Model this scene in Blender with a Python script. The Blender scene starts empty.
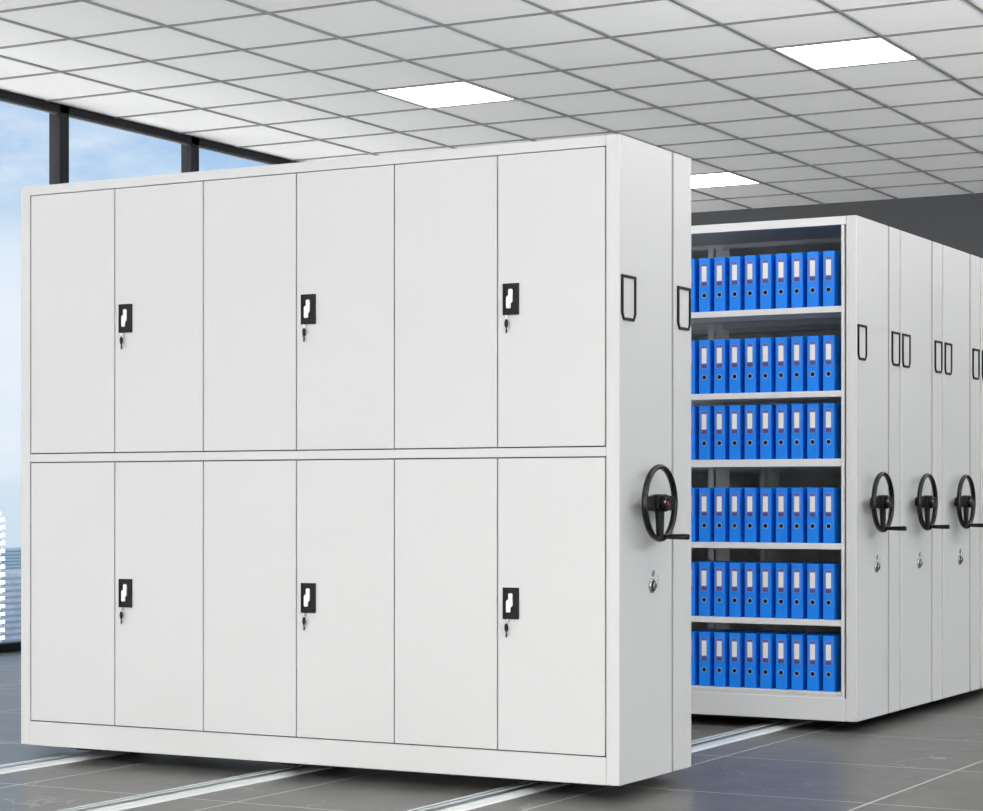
import bpy, bmesh, math, random
from mathutils import Vector, Matrix
C = bpy.context.scene.collection
SC = bpy.context.scene
PI = math.pi

# ------------------------------------------------------------------ helpers
def lin(c):
    return tuple(((v/255)/12.92 if v/255 <= .04045 else (((v/255)+.055)/1.055)**2.4) for v in c) + (1.0,)

def mat(name, rgb, rough=.5, metal=0., spec=.5, bump=0., bscale=400., var=0., coat=0.):
    m = bpy.data.materials.new(name); m.use_nodes = True
    nt = m.node_tree; b = nt.nodes['Principled BSDF']
    b.inputs['Base Color'].default_value = lin(rgb)
    b.inputs['Roughness'].default_value = rough
    b.inputs['Metallic'].default_value = metal
    b.inputs['Specular IOR Level'].default_value = spec
    b.inputs['Coat Weight'].default_value = coat
    tc = nt.nodes.new('ShaderNodeTexCoord')
    n = nt.nodes.new('ShaderNodeTexNoise'); n.inputs['Scale'].default_value = bscale
    nt.links.new(tc.outputs['Object'], n.inputs['Vector'])
    if bump:
        bp = nt.nodes.new('ShaderNodeBump'); bp.inputs['Strength'].default_value = bump
        bp.inputs['Distance'].default_value = .001
        nt.links.new(n.outputs['Fac'], bp.inputs['Height']); nt.links.new(bp.outputs['Normal'], b.inputs['Normal'])
    if var:
        mx = nt.nodes.new('ShaderNodeMix'); mx.data_type = 'RGBA'
        c = lin(rgb)
        mx.inputs['A'].default_value = tuple(v*(1-var) for v in c[:3]) + (1,)
        mx.inputs['B'].default_value = tuple(min(1, v*(1+var)) for v in c[:3]) + (1,)
        nt.links.new(n.outputs['Fac'], mx.inputs['Factor']); nt.links.new(mx.outputs['Result'], b.inputs['Base Color'])
    return m

M = {}
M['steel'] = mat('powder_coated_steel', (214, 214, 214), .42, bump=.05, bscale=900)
M['steel_shaded'] = mat('steel_with_side_shade', (195, 195, 195), .45, bump=.05, bscale=900)  # same steel as the fronts, darkened: the sides' shade is in the colour
M['inner_steel'] = mat('shelf_steel', (205, 206, 206), .6, bump=.04, bscale=700)
M['shelf_edge'] = mat('shelf_edge_steel', (222, 222, 222), .4, bump=.03, bscale=700)
M['gap'] = mat('door_shadow_gap', (70, 64, 62), .8, bump=.02)
M['seam'] = mat('side_seam_strip', (112, 112, 113), .6, bump=.02)
M['black'] = mat('black_plastic', (9, 9, 10), .4, spec=.25, bump=.1, bscale=300)
M['blackrim'] = mat('black_bakelite', (16, 16, 17), .25, spec=.4, bump=.05, bscale=200)
M['white'] = mat('white_latch_plastic', (250, 250, 250), .35, bump=.02)
M['chrome'] = mat('chrome', (200, 200, 202), .18, metal=1, bump=.03)
M['red'] = mat('red_enamel', (180, 50, 55), .4, bump=.02)
M['print'] = mat('grey_print', (128, 128, 130), .7, bump=.01)
M['dark'] = mat('chassis_paint', (28, 29, 32), .6, bump=.1)
M['rubber'] = mat('wheel_steel', (60, 62, 66), .4, metal=.8, bump=.05)
M['blue'] = mat('blue_binder_board', (6, 130, 240), .42, bump=.12, bscale=600)
M['lilac'] = mat('lilac_pocket_film', (104, 124, 200), .3, bump=.02)
M['lilacdark'] = mat('violet_label_square', (74, 74, 138), .4, bump=.02)
M['paper'] = mat('label_paper', (236, 232, 228), .7, var=.04, bscale=300)
M['hole'] = mat('finger_hole_black', (4, 4, 5), .9, bump=.02)
M['ring'] = mat('finger_ring_metal', (150, 175, 215), .3, metal=.2, bump=.02)
M['greywall'] = mat('dark_grey_paint', (80, 81, 84), .85, var=.02, bscale=3, bump=.1)
M['whitewall'] = mat('white_paint', (235, 235, 235), .8, var=.01, bscale=3, bump=.1)
M['tile'] = mat('ceiling_tile', (247, 247, 247), .85, spec=.15, var=.012, bscale=2.2, bump=.15)
M['tbar'] = mat('ceiling_bar', (128, 129, 131), .5, bump=.02)
M['mull'] = mat('anthracite_frame', (13, 16, 22), .5, spec=.3, bump=.05)
M['frame_light'] = mat('aluminium_bead', (96, 102, 108), .5, bump=.03)
M['rail_white'] = mat('bright_rail_steel', (235, 238, 238), .25, metal=.25, bump=.03, bscale=60)
M['rail_dark'] = mat('rail_groove_steel', (66, 84, 90), .35, metal=0, bump=.05, bscale=60)
M['tower'] = mat('tower_render', (205, 212, 216), .8, var=.03, bscale=.2)
M['towerglass'] = mat('tower_glazing', (110, 130, 145), .4, var=.2, bscale=.3)
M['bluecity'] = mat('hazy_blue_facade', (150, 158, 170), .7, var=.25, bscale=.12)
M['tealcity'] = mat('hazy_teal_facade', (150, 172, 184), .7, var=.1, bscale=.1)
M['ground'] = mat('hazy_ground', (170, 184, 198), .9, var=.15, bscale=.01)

def emis(name, rgb, s):
    m = bpy.data.materials.new(name); m.use_nodes = True
    nt = m.node_tree; b = nt.nodes['Principled BSDF']
    b.inputs['Base Color'].default_value = (1, 1, 1, 1)
    b.inputs['Emission Color'].default_value = lin(rgb)
    b.inputs['Emission Strength'].default_value = s
    return m
LAMP = 9.5
M['lamp'] = emis('light_diffuser', (255, 254, 252), LAMP)

def glass_mat():
    m = bpy.data.materials.new('window_glass'); m.use_nodes = True
    nt = m.node_tree; nt.nodes.clear()
    o = nt.nodes.new('ShaderNodeOutputMaterial'); t = nt.nodes.new('ShaderNodeBsdfTransparent')
    t.inputs[0].default_value = (.96, .975, .985, 1)
    g = nt.nodes.new('ShaderNodeBsdfGlossy'); g.inputs['Roughness'].default_value = .02
    f = nt.nodes.new('ShaderNodeFresnel'); f.inputs['IOR'].default_value = 1.03
    mx = nt.nodes.new('ShaderNodeMixShader')
    nt.links.new(f.outputs[0], mx.inputs[0]); nt.links.new(t.outputs[0], mx.inputs[1]); nt.links.new(g.outputs[0], mx.inputs[2])
    nt.links.new(mx.outputs[0], o.inputs[0])
    return m
M['glass'] = glass_mat()

def floor_mat():
    m = bpy.data.materials.new('grey_marble_tiles'); m.use_nodes = True
    nt = m.node_tree; N = nt.nodes; L = nt.links; b = N['Principled BSDF']
    tc = N.new('ShaderNodeTexCoord'); sep = N.new('ShaderNodeSeparateXYZ'); L.new(tc.outputs['Object'], sep.inputs[0])
    def mth(op, a, bb=None, clamp=False):
        n = N.new('ShaderNodeMath'); n.operation = op; n.use_clamp = clamp
        for i, v in enumerate((a, bb)):
            if v is None: continue
            if isinstance(v, (int, float)): n.inputs[i].default_value = v
            else: L.new(v, n.inputs[i])
        return n.outputs[0]
    def line(axis, ref, pitch, half):
        u = mth('DIVIDE', mth('SUBTRACT', sep.outputs[axis], ref), pitch)
        d = mth('MULTIPLY', mth('ABSOLUTE', mth('SUBTRACT', mth('FRACT', mth('ADD', u, .5)), .5)), pitch)
        return mth('LESS_THAN', d, half), mth('FLOOR', u)
    lx, ix = line(0, -2.6, 1.02, .0045)
    ly, iy = line(1, 7.6, 1.085, .0045)
    g = mth('MAXIMUM', lx, ly)
    # tile tone
    comb = N.new('ShaderNodeCombineXYZ'); L.new(ix, comb.inputs[0]); L.new(iy, comb.inputs[1])
    wn = N.new('ShaderNodeTexWhiteNoise'); wn.noise_dimensions = '3D'; L.new(comb.outputs[0], wn.inputs['Vector'])
    off = N.new('ShaderNodeVectorMath'); off.operation = 'MULTIPLY_ADD'
    L.new(wn.outputs['Color'], off.inputs[0]); off.inputs[1].default_value = (7, 7, 7); L.new(tc.outputs['Object'], off.inputs[2])
    n1 = N.new('ShaderNodeTexNoise'); n1.inputs['Scale'].default_value = 5; n1.inputs['Detail'].default_value = 8; n1.inputs['Roughness'].default_value = .65
    L.new(off.outputs[0], n1.inputs['Vector'])
    nd = N.new('ShaderNodeTexNoise'); nd.inputs['Scale'].default_value = 3.5; nd.inputs['Detail'].default_value = 4
    L.new(off.outputs[0], nd.inputs['Vector'])
    dist = N.new('ShaderNodeVectorMath'); dist.operation = 'MULTIPLY_ADD'
    L.new(nd.outputs['Color'], dist.inputs[0]); dist.inputs[1].default_value = (.5, .5, .5); L.new(off.outputs[0], dist.inputs[2])
    vo = N.new('ShaderNodeTexVoronoi'); vo.feature = 'DISTANCE_TO_EDGE'; vo.inputs['Scale'].default_value = 1.3
    L.new(dist.outputs[0], vo.inputs['Vector'])
    vein = mth('SUBTRACT', 1.0, mth('DIVIDE', vo.outputs['Distance'], .011), True)
    msk = N.new('ShaderNodeTexNoise'); msk.inputs['Scale'].default_value = 1.9; L.new(off.outputs[0], msk.inputs['Vector'])
    mk = mth('MULTIPLY', mth('SUBTRACT', msk.outputs['Fac'], .44), 4.0, True)
    vein = mth('MULTIPLY', mth('MULTIPLY', vein, mk), .5)
    cr = N.new('ShaderNodeValToRGB'); e = cr.color_ramp.elements
    e[0].position = .3; e[0].color = lin((74, 73, 70)); e[1].position = .7; e[1].color = lin((98, 97, 93))
    L.new(n1.outputs['Fac'], cr.inputs[0])
    m1 = N.new('ShaderNodeMix'); m1.data_type = 'RGBA'; m1.inputs['B'].default_value = lin((190, 189, 185))
    L.new(vein, m1.inputs['Factor']); L.new(cr.outputs[0], m1.inputs['A'])
    m2 = N.new('ShaderNodeMix'); m2.data_type = 'RGBA'; m2.inputs['B'].default_value = lin((192, 192, 190))
    L.new(g, m2.inputs['Factor']); L.new(m1.outputs['Result'], m2.inputs['A'])
    L.new(m2.outputs['Result'], b.inputs['Base Color'])
    b.inputs['Roughness'].default_value = .31
    b.inputs['Specular IOR Level'].default_value = .27
    return m
M['floor'] = floor_mat()

class MB:
    """collects shapes in world space, then becomes ONE mesh object"""
    def __init__(s): s.bm = bmesh.new(); s.mats = []
    def _mi(s, m):
        if m not in s.mats: s.mats.append(m)
        return s.mats.index(m)
    def _merge(s, bm, m):
        i = s._mi(m)
        for f in bm.faces: f.material_index = i
        me = bpy.data.meshes.new('t'); bm.to_mesh(me); bm.free(); s.bm.from_mesh(me); bpy.data.meshes.remove(me)
    def box(s, x0, x1, y0, y1, z0, z1, m, bev=0., seg=2):
        b = bmesh.new(); bmesh.ops.create_cube(b, size=1)
        for v in b.verts:
            v.co = Vector(((x0+x1)/2 + v.co.x*(x1-x0), (y0+y1)/2 + v.co.y*(y1-y0), (z0+z1)/2 + v.co.z*(z1-z0)))
        if bev: bmesh.ops.bevel(b, geom=b.edges[:], offset=bev, segments=seg, affect='EDGES', profile=.5)
        s._merge(b, m); return s
    def cyl(s, p0, p1, r0, m, r1=None, n=24, bev=0.):
        r1 = r0 if r1 is None else r1
        p0, p1 = Vector(p0), Vector(p1); d = p1-p0
        b = bmesh.new(); bmesh.ops.create_cone(b, cap_ends=True, segments=n, radius1=r0, radius2=r1, depth=d.length)
        if bev:
            ed = [e for e in b.edges if abs(e.verts[0].co.z-e.verts[1].co.z) < 1e-6]
            bmesh.ops.bevel(b, geom=ed, offset=bev, segments=2, affect='EDGES', profile=.5)
        q = Vector((0, 0, 1)).rotation_difference(d.normalized())
        for v in b.verts: v.co = (p0+p1)/2 + q @ v.co
        s._merge(b, m); return s
    def torus(s, c, axis, R, r, m, n=64, k=12, ry=None, arc=(0, 2*PI)):
        ry = ry or r; q = Vector((0, 0, 1)).rotation_difference(Vector(axis)); b = bmesh.new(); rows = []
        full = abs(arc[1]-arc[0]-2*PI) < 1e-6; cnt = n if full else n+1
        for i in range(cnt):
            a = arc[0] + (arc[1]-arc[0])*i/n; row = []
            for j in range(k):
                t = 2*PI*j/k
                row.append(b.verts.new(Vector(c) + q @ Vector(((R+r*math.cos(t))*math.cos(a), (R+r*math.cos(t))*math.sin(a), ry*math.sin(t)))))
            rows.append(row)
        for i in range(n):
            A, B = rows[i], rows[(i+1) % cnt]
            for j in range(k): b.faces.new((A[j], A[(j+1) % k], B[(j+1) % k], B[j]))
        bmesh.ops.recalc_face_normals(b, faces=b.faces[:]); s._merge(b, m); return s
    def prism(s, pts, axis, a0, a1, m, holes=None, bev=0., front=None):
        """pts: outline in the plane normal to axis ('x': (y,z), 'y': (x,z), 'z': (x,y))"""
        def P(u, v, a): return {'x': (a, u, v), 'y': (u, a, v), 'z': (u, v, a)}[axis]
        b = bmesh.new()
        if holes:   # ring: outline and hole share the number of points
            A = [[b.verts.new(P(u, v, a)) for u, v in pp] for a in (a0, a1) for pp in (pts, holes)]
            n = len(pts)
            for i in range(n):
                j = (i+1) % n
                b.faces.new((A[0][i], A[0][j], A[1][j], A[1][i])); b.faces.new((A[2][i], A[2][j], A[3][j], A[3][i]))
                b.faces.new((A[0][i], A[0][j], A[2][j], A[2][i])); b.faces.new((A[1][i], A[1][j], A[3][j], A[3][i]))
        else:
            v0 = [b.verts.new(P(u, v, a0)) for u, v in pts]; v1 = [b.verts.new(P(u, v, a1)) for u, v in pts]
            n = len(pts); b.faces.new(v0); b.faces.new(v1)
            for i in range(n): b.faces.new((v0[i], v0[(i+1) % n], v1[(i+1) % n], v1[i]))
        bmesh.ops.recalc_face_normals(b, faces=b.faces[:])
        if bev: bmesh.ops.bevel(b, geom=b.edges[:], offset=bev, segments=1, affect='EDGES')
        s._merge(b, m)
        if front:
            i = s._mi(front); s.bm.normal_update()
            for f in s.bm.faces:
                if f.normal.y < -.6: f.material_index = i
        return s
    def build(s, name, parent=None, origin=None, smooth=True):
        """origin: world point used as the object's origin (default: own base centre)"""
        me = bpy.data.meshes.new(name)
        xs = [v.co for v in s.bm.verts]
        if origin is None:
            mn = [min(c[i] for c in xs) for i in range(3)]; mx_ = [max(c[i] for c in xs) for i in range(3)]
            origin = ((mn[0]+mx_[0])/2, (mn[1]+mx_[1])/2, mn[2])
        origin = Vector(origin)
        for v in s.bm.verts: v.co -= origin
        s.bm.to_mesh(me); s.bm.free()
        for m in s.mats: me.materials.append(m)
        if smooth:
            me.polygons.foreach_set('use_smooth', [True]*len(me.polygons))
            me.set_sharp_from_angle(angle=math.radians(50))
        o = bpy.data.objects.new(name, me); C.objects.link(o)
        if smooth:
            wn_ = o.modifiers.new('weighted_normal', 'WEIGHTED_NORMAL'); wn_.weight = 100; wn_.keep_sharp = True
        o['_w'] = tuple(origin)
        if parent:
            o.parent = parent; o.location = origin - Vector(parent['_w'])
        else: o.location = origin
        return o

def empty(name, loc):
    o = bpy.data.objects.new(name, None); C.objects.link(o); o.location = loc; o['_w'] = tuple(loc)
    o.empty_display_size = .2
    return o
def tag(o, label, cat, group=None):
    o['label'] = label; o['category'] = cat
    if group: o['group'] = group
    return o
def struct(o): o['kind'] = 'structure'; return o

# ------------------------------------------------------------------ dimensions (metres, floor at z = 0)
CAM_Z = 1.11
CEIL = CAM_Z + 2.94
XW, XR, YN, YF = -10.6, 5.4, -5.6, 20.58          # glass wall, right wall, near wall, far wall

# ------------------------------------------------------------------ setting
struct(MB().box(XW-.3, XR+.2, YN-.2, YF+.2, -.2, 0, M['floor']).build('floor', origin=(0, 0, 0)))
c = struct(MB().box(XW-.3, XR+.2, YN-.2, YF+.2, CEIL, CEIL+.2, M['tile']).build('ceiling'))
gx, gy, rx, ry = .259*2.94, .2745*2.94, -2.811*2.94, 4.521*2.94
g = MB()
k = math.ceil((XW+.15-rx)/gx)
while rx+k*gx < XR:
    x = rx+k*gx; g.box(x-.011, x+.011, YN, YF, CEIL-.010, CEIL+.002, M['tbar']); k += 1
k = math.ceil((YN-ry)/gy)
while ry+k*gy < YF-.1:
    y = ry+k*gy; g.box(XW, XR, y-.010, y+.010, CEIL-.0095, CEIL+.002, M['tbar']); k += 1
g.build('ceiling_grid', c)
struct(MB().box(XW-.3, XR+.2, YF, YF+.2, 0, CEIL, M['greywall']).build('wall_far'))
# glass curtain wall on the left
struct(MB().box(XW-.05, XW+.0, YN, YF, CEIL-.062, CEIL, M['mull']).box(XW-.05, XW-.02, YN, YF, CEIL-.074, CEIL-.062, M['frame_light']).build('trim_1'))
struct(MB().box(XW-.12, XW+.0, YN, YF, 0, .066, M['mull'], .004).build('trim_2'))
p = 1.627; ys = [12.643 + p*k for k in range(-11, 5)]
ys = [y for y in ys if YN+.1 < y < YF-.1]
struct(MB().box(XR, XR+.26, YN, YF, CEIL-.072, CEIL, M['mull']).build('trim_3'))
struct(MB().box(XR, XR+.26, YN, YF, 0, .066, M['mull'], .004).build('trim_4'))
struct(MB().box(XW, XR, YN-.26, YN, CEIL-.072, CEIL, M['mull']).build('trim_5'))
struct(MB().box(XW, XR, YN-.26, YN, 0, .066, M['mull'], .004).build('trim_6'))
n = 6
for y in ys:
    n += 1
    struct(MB().box(XW-.105, XW, y, y+.105, .066, CEIL, M['mull'], .003).build('trim_%d' % n))
edges = [YN]+[y for y in ys]+[YF]
n = 0
for a, b in zip(edges[:-1], edges[1:]):
    n += 1
    a2 = a + (.105 if a != YN else 0)
    struct(MB().box(XW-.045, XW-.035, a2, b, .066, CEIL-.072, M['glass']).build('window_%d' % n))
# unseen glazing added on the right and behind to let fill light in
def fill_glazing(e0, e1, right, n, t):
    k = round((e1-e0)/3.3); w_ = (e1-e0)/k
    for i in range(k):
        a, b = e0+i*w_, e0+(i+1)*w_
        gl = MB(); mu = MB()
        if right:
            gl.box(XR+.11, XR+.122, a+.1, b, .066, CEIL-.072, M['glass']); mu.box(XR, XR+.16, a, a+.1, .066, CEIL-.072, M['mull'], .003)
        else:
            gl.box(a+.1, b, YN-.122, YN-.11, .066, CEIL-.072, M['glass']); mu.box(a, a+.1, YN-.16, YN, .066, CEIL-.072, M['mull'], .003)
        n += 1; struct(gl.build('window_%d' % n)); t += 1; struct(mu.build('trim_%d' % t))
    return n, t
tn = 6 + len(ys)
n, tn = fill_glazing(YN, YF, True, n, tn)
n, tn = fill_glazing(XW, XR, False, n, tn)

# ceiling lights: one tile each
for i in range(0, 4):
    for j in range(-3, 2):
        x0 = rx + gx*4*i; y0 = ry + gy*6*j
        if y0 < YN or x0+gx > XR: continue
        t = empty('ceiling_light', (x0+gx/2, y0+gy/2, CEIL))
        a, b, c0, d = x0+.012, x0+gx-.012, y0+.012, y0+gy-.012
        ff = MB(); q = .018
        ff.box(a, b, c0, c0+q, CEIL-.008, CEIL-.0005, M['white']); ff.box(a, b, d-q, d, CEIL-.008, CEIL-.0005, M['white'])
        ff.box(a, a+q, c0+q, d-q, CEIL-.008, CEIL-.0005, M['white']); ff.box(b-q, b, c0+q, d-q, CEIL-.008, CEIL-.0005, M['white'])
        ff.build('frame', t)
        MB().box(a+q, b-q, c0+q, d-q, CEIL-.005, CEIL-.0005, M['lamp']).build('diffuser', t)
        if (i, j) == (0, 0): lab = 'lit square ceiling panel above the middle of the closed cabinet front'
        elif (i, j) == (1, 0): lab = 'lit square ceiling panel at the upper right, above the open shelving'
        elif (i, j) == (0, 1): lab = 'farthest lit ceiling panel, half hidden behind the closed cabinet top near the grey wall'
        elif (i, j) == (1, 1): lab = 'lit ceiling panel over the back of the cabinet row, beside the grey wall'
        else: lab = 'lit ceiling panel outside the photo, light row %d from the near wall, column %d' % (j+4, i+1)
        tag(t, lab, 'ceiling light', 'ceiling light panels')

# floor rails
def rail(x, lab):
    t = empty('floor_rail', (x, 9.5, 0))
    y0, y1 = 3.2, 15.2
    MB().prism([(x-.075, 0), (x-.068, .008), (x-.012, .008), (x-.012, .0), ], 'y', y0, y1, M['rail_dark']).build('groove_plate', t)
    MB().box(x-.075, x-.066, y0, y1, 0, .010, M['rail_white'], .002).box(x-.030, x-.024, y0, y1, .006, .013, M['rail_white'], .001).box(x-.012, x+.0335, y0, y1, 0, .011, M['rail_dark'], .002).build('running_bar', t)
    MB().prism([(x+.034, 0), (x+.034, .013), (x+.062, .012), (x+.078, .0)], 'y', y0, y1, M['rail_white']).build('cover_strip', t)
    tag(t, lab, 'floor rail', 'steel rails in the floor')
rail(-6.02, 'bright steel floor rail under the left end of the closed cabinet')
rail(-4.955, 'bright steel floor rail under the middle of the closed cabinet')
rail(-3.873, 'bright steel floor rail nearest the handwheel side, crossing the open aisle')

# ------------------------------------------------------------------ mobile cabinets
XL, XS = -6.278, -3.429           # left end and right (wheel) side
Z0, Z1 = .052, 2.452

def label_holder(parent, y, nm='label_holder'):
    y0, y1, z0, z1 = y, y+.122, 1.769, 1.937
    def outline(d):
        q = .026 - d*.4
        return [(y0+d, z1-d), (y0+d, z0+q+d*.5), (y0+q*.7+d*.3, z0+d), (y1-q*.7-d*.3, z0+d), (y1-d, z0+q+d*.5), (y1-d, z1-d)]
    o = MB().prism(outline(0), 'x', XS-.002, XS+.007, M['black'], holes=outline(.0105)).build(nm, parent)
    MB().prism(outline(.0100), 'x', XS-.001, XS+.0015, M['steel_shaded']).build('card_window', o)
    return o

def handwheel(parent, yc):
    zc = CAM_Z-.017; xw = XS+.058; R = .1365
    rim = MB().torus((xw, yc, zc), (1, 0, 0), R, .0102, M['blackrim'], ry=.0125)
    rim = rim.build('handwheel', parent, origin=(xw, yc, zc)); rim['label'] = 'black three-spoke handwheel with a crank grip'
    s = MB()
    # wide flat side spokes, tapered lower spoke
    s.prism([(yc-R, zc-.024), (yc-.035, zc-.032), (yc-.035, zc+.034), (yc-R, zc+.022)], 'x', xw-.008, xw+.006, M['black'], bev=.002).build('spoke', rim)
    s = MB()
    s.prism([(yc+R, zc-.024), (yc+.035, zc-.032), (yc+.035, zc+.034), (yc+R, zc+.022)], 'x', xw-.008, xw+.006, M['black'], bev=.002).build('spoke', rim)
    s = MB()
    s.prism([(yc-.030, zc-.030), (yc-.016, zc-R+.004), (yc+.022, zc-R+.004), (yc+.030, zc-.030)], 'x', xw-.008, xw+.006, M['black'], bev=.002).build('spoke', rim)
    h = MB()
    h.cyl((XS-.002, yc, zc), (xw-.006, yc, zc), .022, M['black'], n=28)
    h.cyl((XS-.001, yc, zc), (XS+.004, yc, zc), .024, M['black'], n=32, bev=.002)
    h.prism([(yc-.05, zc-.024), (yc-.036, zc-.032), (yc+.036, zc-.032), (yc+.05, zc-.024), (yc+.05, zc+.026), (yc+.036, zc+.034), (yc-.036, zc+.034), (yc-.05, zc+.026)], 'x', xw-.014, xw+.016, M['black'], bev=.004)
    h.cyl((xw+.010, yc, zc), (xw+.031, yc, zc), .033, M['black'], r1=.030, n=32, bev=.004)
    h.torus((xw+.032, yc, zc), (1, 0, 0), .021, .003, M['rubber'])
    h.cyl((xw+.028, yc-.026, zc+.004), (xw+.036, yc-.026, zc+.004), .006, M['chrome'], n=16, bev=.002)
    h.build('hub', rim)
    e = MB()
    # small red emblem on the cap: bar over a peak
    e.prism([(yc-.009, zc-.007), (yc+.009, zc-.007), (yc+.009, zc-.003), (yc-.009, zc-.003)], 'x', xw+.030, xw+.0345, M['red'])
    e.prism([(yc-.006, zc-.000), (yc+.006, zc-.000), (yc+.002, zc+.008), (yc-.002, zc+.008)], 'x', xw+.030, xw+.0345, M['red'])
    e.build('red_emblem', rim)
    kx = MB(); ky, kz = yc+.028, zc-R+.010
    kx.cyl((xw-.006, ky, kz), (xw+.03, ky, kz), .0085, M['blackrim'], n=20)
    kx.cyl((xw+.022, ky, kz), (xw+.102, ky, kz), .0095, M['blackrim'], r1=.0115, n=24, bev=.002)
    kx.cyl((xw+.100, ky, kz), (xw+.1065, ky, kz), .0105, M['black'], n=24, bev=.002)
    kx.build('crank_grip', rim)

def side_lock(parent, y):
    z = CAM_Z-.330
    o = MB()
    o.cyl((XS-.001, y, z), (XS+.004, y, z), .031, M['chrome'], n=6)
    o.cyl((XS+.002, y, z), (XS+.009, y, z), .024, M['chrome'], n=28, bev=.002)
    o.torus((XS+.008, y, z), (1, 0, 0), .018, .004, M['dark'])
    o.cyl((XS+.006, y, z), (XS+.018, y, z), .013, M['chrome'], n=24, bev=.002)
    o.box(XS+.017, XS+.0187, y-.0018, y+.0018, z-.008, z+.008, M['hole'])
    lock = o.build('side_lock', parent); lock['label'] = 'chrome lock below the handwheel'
    MB().torus((XS+.001, y+.012, z+.047), (1, 0, 0), .012, .0025, M['chrome'], n=28).cyl((XS-.001, y+.012, z+.047), (XS+.003, y+.012, z+.047), .0105, M['seam'], n=24).build('indicator_disc', lock)
    MB().torus((XS+.0003, y+.058, z+.038), (1, 0, 0), .008, .0012, M['print'], n=16, k=6, ry=.0005, arc=(-PI*.5, PI*.7)) \
        .box(XS-.0003, XS+.0008, y+.050, y+.068, z+.018, z+.0205, M['print']).box(XS-.0003, XS+.0008, y+.057, y+.0595, z-.006, z+.012, M['print']).build('printed_mark', lock)

def door(parent, x0, x1, z0, z1, yf, handle, lab=None):
    q = .003; ql = .0055 if x0 < -6.2 else q; qr = .006 if x1 > -3.5 else q
    d = MB().box(x0+ql, x1-qr, yf, yf+.018, z0+.0045, z1-.0045, M['steel'], .0018).build('door', parent)
    if handle:
        a, zb = x0+.0255, (1.804 if z0 > 1 else .655)
        b, zt = a+.068, zb+.119
        def rect(d_): return [(a+d_, zt-d_), (a+d_, zb+d_), (b-d_, zb+d_), (b-d_, zt-d_)]
        hp = MB()
        hp.prism(rect(0), 'y', yf-.006, yf+.001, M['black'], holes=rect(.007))
        hp.box(a+.006, b-.006, yf-.0035, yf+.001, zb+.006, zt-.006, M['black'], .0008)
        hp.box(a+.012, b-.012, yf-.0062, yf-.001, zb+.004, zb+.018, M['black'], .001)
        hp.build('handle_plate', d)['label'] = 'black recessed handle plate'
        W_, H_ = b-a, zt-zb
        def P(u, v): return (a+u*W_, zt-v*H_)
        # stepped white opening lever
        pts = [P(.38, .21), P(.43, .18), P(.58, .18), P(.63, .22), P(.63, .56), P(.59, .61), P(.51, .63), P(.51, .75), P(.48, .79), P(.27, .79), P(.24, .76), P(.24, .45), P(.28, .40), P(.38, .38)]
        MB().prism(pts[::-1], 'y', yf-.0095, yf-.003, M['white'], bev=.0008).build('latch', d)
        kx, kz = a+.019, zb-.004
        ky = MB()
        ky.cyl((kx, yf+.001, kz-.003), (kx, yf-.007, kz-.003), .006, M['chrome'], n=20, bev=.001)
        ky.box(kx-.0012, kx+.0012, yf-.013, yf-.006, kz-.009, kz+.003, M['chrome'])
        ky.torus((kx, yf-.0115, kz-.012), (0, 1, 0), .006, .0010, M['chrome'], n=20, k=6)
        pts2 = [(kx+.0075*math.cos(t), kz-.0285+.0165*math.sin(t)) for t in [2*PI*i/18 for i in range(18)]]
        ky.prism(pts2, 'y', yf-.014, yf-.009, M['black'], bev=.0008)
        ky.box(kx-.0028, kx+.0028, yf-.0125, yf-.0108, kz-.066, kz-.042, M['rubber'])
        ky.box(kx+.0028, kx+.0048, yf-.0125, yf-.0108, kz-.060, kz-.050, M['rubber'])
        ky.build('key', d)['label'] = 'small key with black bow hanging from the lock'
    return d

def chassis(t, y0, y1):
    m = MB()
    m.box(XL+.16, XS-.12, y0+.13, y0+.16, .03, Z0+.01, M['dark']); m.box(XL+.16, XS-.12, y1-.16, y1-.13, .03, Z0+.01, M['dark'])
    m.box(XL+.03, XS-.03, y0+.012, y1-.012, Z0+.001, Z0+.006, M['dark'])
    for x in (-6.02, -4.955, -3.873): m.box(x-.06, x+.05, y0+.13, y1-.13, .026, Z0+.01, M['dark'])
    ch = m.build('undercarriage', t)
    for x in (-6.02, -4.955, -3.873):
        for y in (y0+.21, y1-.21):
            MB().cyl((x-.012, y, .0505), (x+.006, y, .0505), .0345, M['rubber'], n=24, bev=.002).build('wheel', ch)

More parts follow.
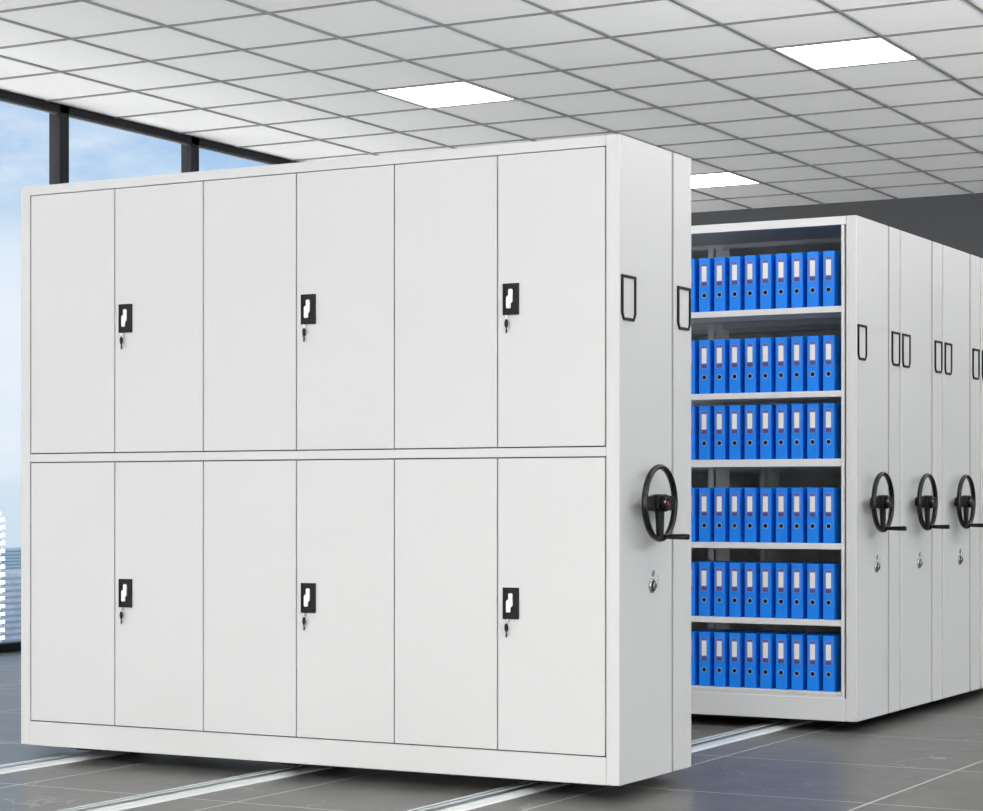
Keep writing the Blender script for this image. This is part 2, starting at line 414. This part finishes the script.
def cabinet(y0, yg, y1, closed, label, wheel, last=False):
    t = empty('mobile_cabinet', ((XL+XS)/2, (y0+y1)/2, 0))
    tag(t, label, 'cabinet')
    hg = .009 if closed else .012
    # wheel-side covers: main panel, narrow rear panel, seam strip between them
    dl, dr = (-6.227, -3.4835) if closed else (-6.23, -3.481)
    MB().prism([(dr, y0), (XS, y0), (XS, yg-hg), (XS-.028, yg-hg), (XS-.028, y0+.02), (dr, y0+.02)], 'z', Z0, Z1, M['steel_shaded'], bev=.0025, front=M['steel']).build('side_panel', t)
    MB().box(XS-.028, XS, yg+hg, y1, Z0, Z1, M['steel_shaded'], .0025).build('rear_side_panel', t)
    MB().box(XS-.0285, XS-.006, yg-hg-.004, yg+hg+.004, Z0+.002, Z1-.003, M['seam']).build('seam_strip', t)
    if not closed: MB().box(XS-.026, XS-.006, y1-.001, y1+.0175, Z0+.004, Z1-.004, M['seam']).build('rubber_seal', t)
    MB().prism([(dl, y0), (XL, y0), (XL, y1), (XL+.028, y1), (XL+.028, y0+.02), (dl, y0+.02)], 'z', Z0, Z1, M['steel_shaded'], bev=.0025, front=M['steel']).build('far_side_panel', t)
    # carcass
    xa, xb = dl+.0004, dr-.0004
    MB().box(xa, xb, y0+.012, y1-.004, Z1-.022, Z1-.001, M['steel'], .002).build('top_panel', t)
    MB().box(xa, xb, y0+.0005, y0+.02, Z1-.040, Z1-.0005, M['shelf_edge' if not closed else 'steel'], .0015).build('header', t)
    hb = .102 if closed else .107
    ba = MB().box(xa, xb, y0+.0005, y0+.03, Z0, Z0+hb, M['steel'], .0015)
    ba.box(xa, xb, y1-.03, y1-.0005, Z0, Z0+hb, M['steel'], .0015); ba.build('base', t)
    label_holder(t, y0+.013); label_holder(t, yg+.038)
    handwheel(t, y0+wheel); side_lock(t, y0+.283)
    chassis(t, y0, y1)
    if closed:
        MB().box(dl, dr, y0+.0006, y0+.03, 1.2665, 1.3005, M['steel'], .0015).build('middle_rail', t)
        MB().box(dl-.01, dr+.01, y0+.014, y0+.026, Z0+.09, Z1-.03, M['gap']).build('door_backing', t)
        MB().box(xa, xb, y1-.012, y1-.001, Z0+.1, Z1-.03, M['steel'], .001).build('back_panel', t)
        w_ = (dr-dl)/6
        for row, (za, zb) in enumerate(((.1542, 1.2665), (1.3005, 2.4135))):
            for i in range(6):
                door(t, dl+w_*i, dl+w_*(i+1), za, zb, y0+.0015, i % 2 == 1)
    else:
        if last: MB().box(xa, xb, y1-.012, y1-.001, Z0+.1, Z1-.03, M['steel'], .001).build('back_panel', t)  # unseen panel added to keep light out of the open shelves
        MB().box(xa, xb, y1-.02, y1-.0005, Z1-.040, Z1-.0225, M['inner_steel'], .0015).build('header', t)
        # front and rear posts at the ends and between the three bays
        def post(x, y, w_=.04):
            MB().box(x-w_/2, x+w_/2, y-.002, y, .16, 2.41, M['inner_steel']).box(x-.0015, x+.0015, y, y+.028, .16, 2.41, M['inner_steel']).build('post', t)
        for x in (-5.33, -4.385):
            post(x, y0+.03); post(x, y1-.146, .03); post(x, y1-.033)
        # roller-shutter style end upright beside the shelf ends
        MB().box(-3.506, -3.491, y0+.004, y0+.05, .142, 2.411, M['shelf_edge'], .001).build('upright', t)
        MB().box(-3.491, XS-.029, y0+.021, y0+.05, .142, 2.411, M['seam']).build('upright_shade_strip', t)  # grey strip standing in for the shadow between upright and stile
        for zt in SHELF_Z:
            th = .029 if zt != SHELF_Z[2] else .036
            if zt == SHELF_Z[-1]: th = .012
            s_ = MB()
            x0_, x1_ = -6.228, -3.507
            s_.box(x0_, x1_, y0+.006, y0+.012, zt-th, zt, M['shelf_edge'], .001)
            s_.box(x0_, x1_, y0+.011, y1-.012, zt-.004, zt-.0005, M['inner_steel'])
            s_.box(x0_, x1_, y1-.014, y1-.010, zt-th, zt, M['inner_steel'])
            s_.box(x0_, x1_, y0+.011, y0+.03, zt-th, zt-th+.002, M['inner_steel'])
            s_.box(x0_, x1_, (y0+y1)/2-.03, (y0+y1)/2+.03, zt-th, zt-.004, M['inner_steel'])
            s_.build('shelf', t)
        MB().box(-6.228, -3.507, y0+.012, y0+.022, .14, SHELF_Z[-1]-.012, M['steel']).build('bottom_rail', t)
    return t

SHELF_Z = [CAM_Z+v for v in (.9165, .514, .190, -.213, -.578, -.921)]
cabinet(7.23, 7.713, 7.892, True, 'closed white cabinet in front with twelve locked doors and black handles', .233)
cabinet(9.844, 10.323, 10.493, False, 'open white shelving cabinet across the aisle holding blue binders', .215)
cabinet(10.514, 11.027, 11.205, False, 'white cabinet standing directly behind the open binder shelving', .246)
cabinet(11.226, 11.715, 11.900, False, 'white cabinet third from the aisle, its handwheel cut at the right edge of the photo', .216)
cabinet(11.925, 12.44, 12.62, False, 'rearmost white cabinet, only a sliver of its side at the right edge of the photo', .22, True)

# ------------------------------------------------------------------ binders
bw, bd, bh = .0565, .27, .2655
def make_binder():
    o = MB().box(-bw/2, bw/2, 0, bd, 0, bh, M['blue'], .0022).build('binder', origin=(0, 0, 0))
    u0, u1 = -.0195, .0195
    za, zb = bh*.466, bh*.905
    lh = MB().box(u0, u1, -.0012, .0004, za, zb, M['lilac'], .0004)
    lh.box(u0+.006, u1-.006, -.0018, -.001, za+.004, za+.021, M['lilacdark'])
    for k in range(2): lh.box(-.011+k*.013, -.002+k*.013, -.0018, -.001, zb-.012, zb-.005, M['lilacdark'])
    lh = lh.build('label_pocket', o)
    MB().box(-.0125, .0125, -.0024, -.001, za+.026, zb-.017, M['paper']).build('paper_label', lh)
    zc = bh*.305
    MB().torus((0, -.0006, zc), (0, 1, 0), .0118, .0019, M['ring'], n=28, k=8, ry=.0014).cyl((0, .0004, zc), (0, -.0011, zc), .0106, M['hole'], n=24).build('finger_ring', o)
    return o
ordn = ['rightmost', 'second from the right', 'third from the right', 'fourth from the right', 'fifth from the right', 'sixth from the right', 'seventh from the right', 'eighth from the right', 'ninth from the right', 'leftmost, half hidden,']
shn = ['top', 'second', 'third', 'fourth', 'second-lowest', 'bottom']
first = make_binder()
FX = [-3.574 - .0803*i for i in range(10)]
random.seed(4)
def copy_thing(src):
    r = src.copy(); C.objects.link(r)
    for ch in src.children:
        c_ = ch.copy(); C.objects.link(c_); c_.parent = r
        for g_ in ch.children:
            d_ = g_.copy(); C.objects.link(d_); d_.parent = c_
    return r
used = False
for s, zt in enumerate(SHELF_Z):
    for i, x in enumerate(FX):
        o = first if not used else copy_thing(first)
        used = True
        o.location = (x, 9.844+.016+random.uniform(0, .002), zt+.0002)
        shelf = shn[s] + ' shelf'
        tag(o, 'blue binder, %s on the %s' % (ordn[i], shelf), 'binder', 'blue binders on the %s' % shelf)

# ------------------------------------------------------------------ city beyond the glass
GZ = -140
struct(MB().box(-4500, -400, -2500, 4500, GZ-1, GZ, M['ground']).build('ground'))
def tower(x0, x1, y0, y1, top, fl, lab, wm, gm):
    t = empty('tower_block', ((x0+x1)/2, (y0+y1)/2, GZ)); tag(t, lab, 'building')
    MB().box(x0, x1-1.4, y0, y1-1.4, GZ, top, wm).build('wall', t)
    w_ = MB()
    z = top-fl
    zs = []
    while z > GZ+6 and len(zs) < 44: zs.append(z); z -= fl
    MB().box(x0+1, x1-1.3, y0+1, y1-1.3, GZ, top-fl*.5, gm).build('glazing', t)
    src = None
    for z in zs:
        if src is None: src = MB().box(x1-1.35, x1, y0, y1-.6, z-.4, z, wm).box(x1-.12, x1, y0, y1-.6, z, z+1.0, wm).box(x1-1.35, x1, y1-.7, y1-.6, z, z+1.0, wm).build('balcony', t)
        else:
            c_ = src.copy(); C.objects.link(c_); c_.location.z = src.location.z + (z-zs[0])
    return t
S = 560/60
tower(-600, -560, 590, 68.2*S, CAM_Z-.55*S, 3.0, 'white apartment tower with balconies, low behind the left window', M['tower'], M['towerglass'])
def block(x, y0, y1, top, lab, m1, m2, fl=3.4):
    t = empty('office_block', (x-20, (y0+y1)/2, GZ)); tag(t, lab, 'building')
    MB().box(x-40, x, y0, y1, GZ, top, m1).build('wall', t)
    b = MB(); z = top-2.2
    while z > GZ and z > top-60:
        b.box(x-.1, x+.15, y0+1.5, y1-1.5, z-1.5, z, m2); z -= fl
    b.build('window_band', t)
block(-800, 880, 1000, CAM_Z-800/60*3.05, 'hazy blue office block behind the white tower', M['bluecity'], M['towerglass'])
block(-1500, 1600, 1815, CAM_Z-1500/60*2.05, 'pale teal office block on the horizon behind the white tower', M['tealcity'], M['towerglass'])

# ------------------------------------------------------------------ sky
FILL_DIR, SKY0, SKY1, LOW_FILL = (.05, -1, 0), 1.0, 4.0, 12.5
W = bpy.data.worlds.new('sky'); SC.world = W; W.use_nodes = True
nt = W.node_tree; N = nt.nodes; L = nt.links
bg = N['Background']
tc = N.new('ShaderNodeTexCoord'); sp = N.new('ShaderNodeSeparateXYZ'); L.new(tc.outputs['Generated'], sp.inputs[0])
rp = N.new('ShaderNodeValToRGB'); e = rp.color_ramp.elements
mr = N.new('ShaderNodeMapRange'); mr.inputs['From Min'].default_value = -.06; mr.inputs['From Max'].default_value = .3
L.new(sp.outputs['Z'], mr.inputs['Value']); L.new(mr.outputs[0], rp.inputs[0])
def zpos(z): return (z+.06)/.36
e[0].position = 0; e[0].color = lin((205, 220, 236)); e[1].position = 1; e[1].color = lin((186, 212, 240))
for z, c_ in ((0, (214, 228, 240)), (.04, (226, 236, 247)), (.08, (238, 242, 250)), (.112, (226, 236, 248)), (.135, (188, 213, 239)), (.16, (166, 200, 236))):
    el = e.new(zpos(z)); el.color = lin(c_)
mp = N.new('ShaderNodeMapping'); mp.inputs['Scale'].default_value = (1, 1, 2.4); L.new(tc.outputs['Generated'], mp.inputs[0])
ns = N.new('ShaderNodeTexNoise'); ns.inputs['Scale'].default_value = 9; ns.inputs['Detail'].default_value = 9; ns.inputs['Roughness'].default_value = .6
L.new(mp.outputs[0], ns.inputs['Vector'])
cr = N.new('ShaderNodeValToRGB'); cr.color_ramp.elements[0].position = .5; cr.color_ramp.elements[0].color = (0, 0, 0, 1)
cr.color_ramp.elements[1].position = .72; cr.color_ramp.elements[1].color = (.85, .85, .85, 1); L.new(ns.outputs['Fac'], cr.inputs[0])
mx = N.new('ShaderNodeMix'); mx.data_type = 'RGBA'; L.new(cr.outputs[0], mx.inputs['Factor'])
L.new(rp.outputs[0], mx.inputs['A']); mx.inputs['B'].default_value = lin((240, 245, 252))
# unseen half of the sky behind the camera, brightened as room fill
dt = N.new('ShaderNodeVectorMath'); dt.operation = 'DOT_PRODUCT'; L.new(tc.outputs['Generated'], dt.inputs[0])
dt.inputs[1].default_value = FILL_DIR
br = N.new('ShaderNodeMapRange'); br.interpolation_type = 'SMOOTHSTEP'
br.inputs['From Min'].default_value = .05; br.inputs['From Max'].default_value = .9
br.inputs['To Min'].default_value = SKY0; br.inputs['To Max'].default_value = SKY1
L.new(dt.outputs['Value'], br.inputs['Value'])
# fill glow added below the horizon to lift the ceiling
lo = N.new('ShaderNodeMapRange'); lo.interpolation_type = 'SMOOTHSTEP'
lo.inputs['From Min'].default_value = -.09; lo.inputs['From Max'].default_value = -.3
lo.inputs['To Min'].default_value = 0; lo.inputs['To Max'].default_value = 1
L.new(sp.outputs['Z'], lo.inputs['Value'])
st = N.new('ShaderNodeMath'); st.operation = 'MULTIPLY_ADD'; L.new(lo.outputs[0], st.inputs[0])
hz = N.new('ShaderNodeMapRange'); hz.interpolation_type = 'SMOOTHSTEP'; L.new(sp.outputs['X'], hz.inputs['Value'])
hz.inputs['From Min'].default_value = -.6; hz.inputs['From Max'].default_value = .7
hz.inputs['To Min'].default_value = LOW_FILL*.065; hz.inputs['To Max'].default_value = LOW_FILL*1.6
hy = N.new('ShaderNodeMapRange'); hy.interpolation_type = 'SMOOTHSTEP'; L.new(sp.outputs['Y'], hy.inputs['Value'])
hy.inputs['From Min'].default_value = -.9; hy.inputs['From Max'].default_value = -.3
hy.inputs['To Min'].default_value = .3; hy.inputs['To Max'].default_value = 1
hm = N.new('ShaderNodeMath'); hm.operation = 'MULTIPLY'; L.new(hz.outputs[0], hm.inputs[0]); L.new(hy.outputs[0], hm.inputs[1])
L.new(hm.outputs[0], st.inputs[1]); L.new(br.outputs[0], st.inputs[2])
L.new(st.outputs[0], bg.inputs['Strength'])
wm = N.new('ShaderNodeMath'); wm.operation = 'SUBTRACT'; wm.use_clamp = True; L.new(st.outputs[0], wm.inputs[0]); wm.inputs[1].default_value = SKY0
wx = N.new('ShaderNodeMix'); wx.data_type = 'RGBA'; L.new(wm.outputs[0], wx.inputs['Factor'])
L.new(mx.outputs['Result'], wx.inputs['A']); wx.inputs['B'].default_value = (.925, .895, .865, 1)
L.new(wx.outputs['Result'], bg.inputs['Color'])

# ------------------------------------------------------------------ camera
cam = bpy.data.cameras.new('camera'); co = bpy.data.objects.new('camera', cam); C.objects.link(co)
cam.sensor_fit = 'HORIZONTAL'; cam.sensor_width = 36; cam.lens = 36*2172.5/983
cam.shift_y = (498.6-405.5)/983
cam.clip_end = 8000; cam.clip_start = .1
s_, c_ = 1191.5, 2172.5
yaw = math.atan2(s_, c_)            # view turned to the left of +Y by this angle
co.location = (0, 0, CAM_Z); co.rotation_euler = (PI/2, 0, yaw)
SC.camera = co

SC.view_settings.view_transform = 'Standard'; SC.view_settings.look = 'None'
SC.view_settings.gamma = 1; SC.view_settings.use_curve_mapping = False
SC.view_settings.exposure = .07
SC.cycles.max_bounces = 10; SC.cycles.diffuse_bounces = 6; SC.cycles.glossy_bounces = 4; SC.cycles.transparent_max_bounces = 12
SC.cycles.sample_clamp_indirect = 6
for o in bpy.data.objects:
    if '_w' in o: del o['_w']
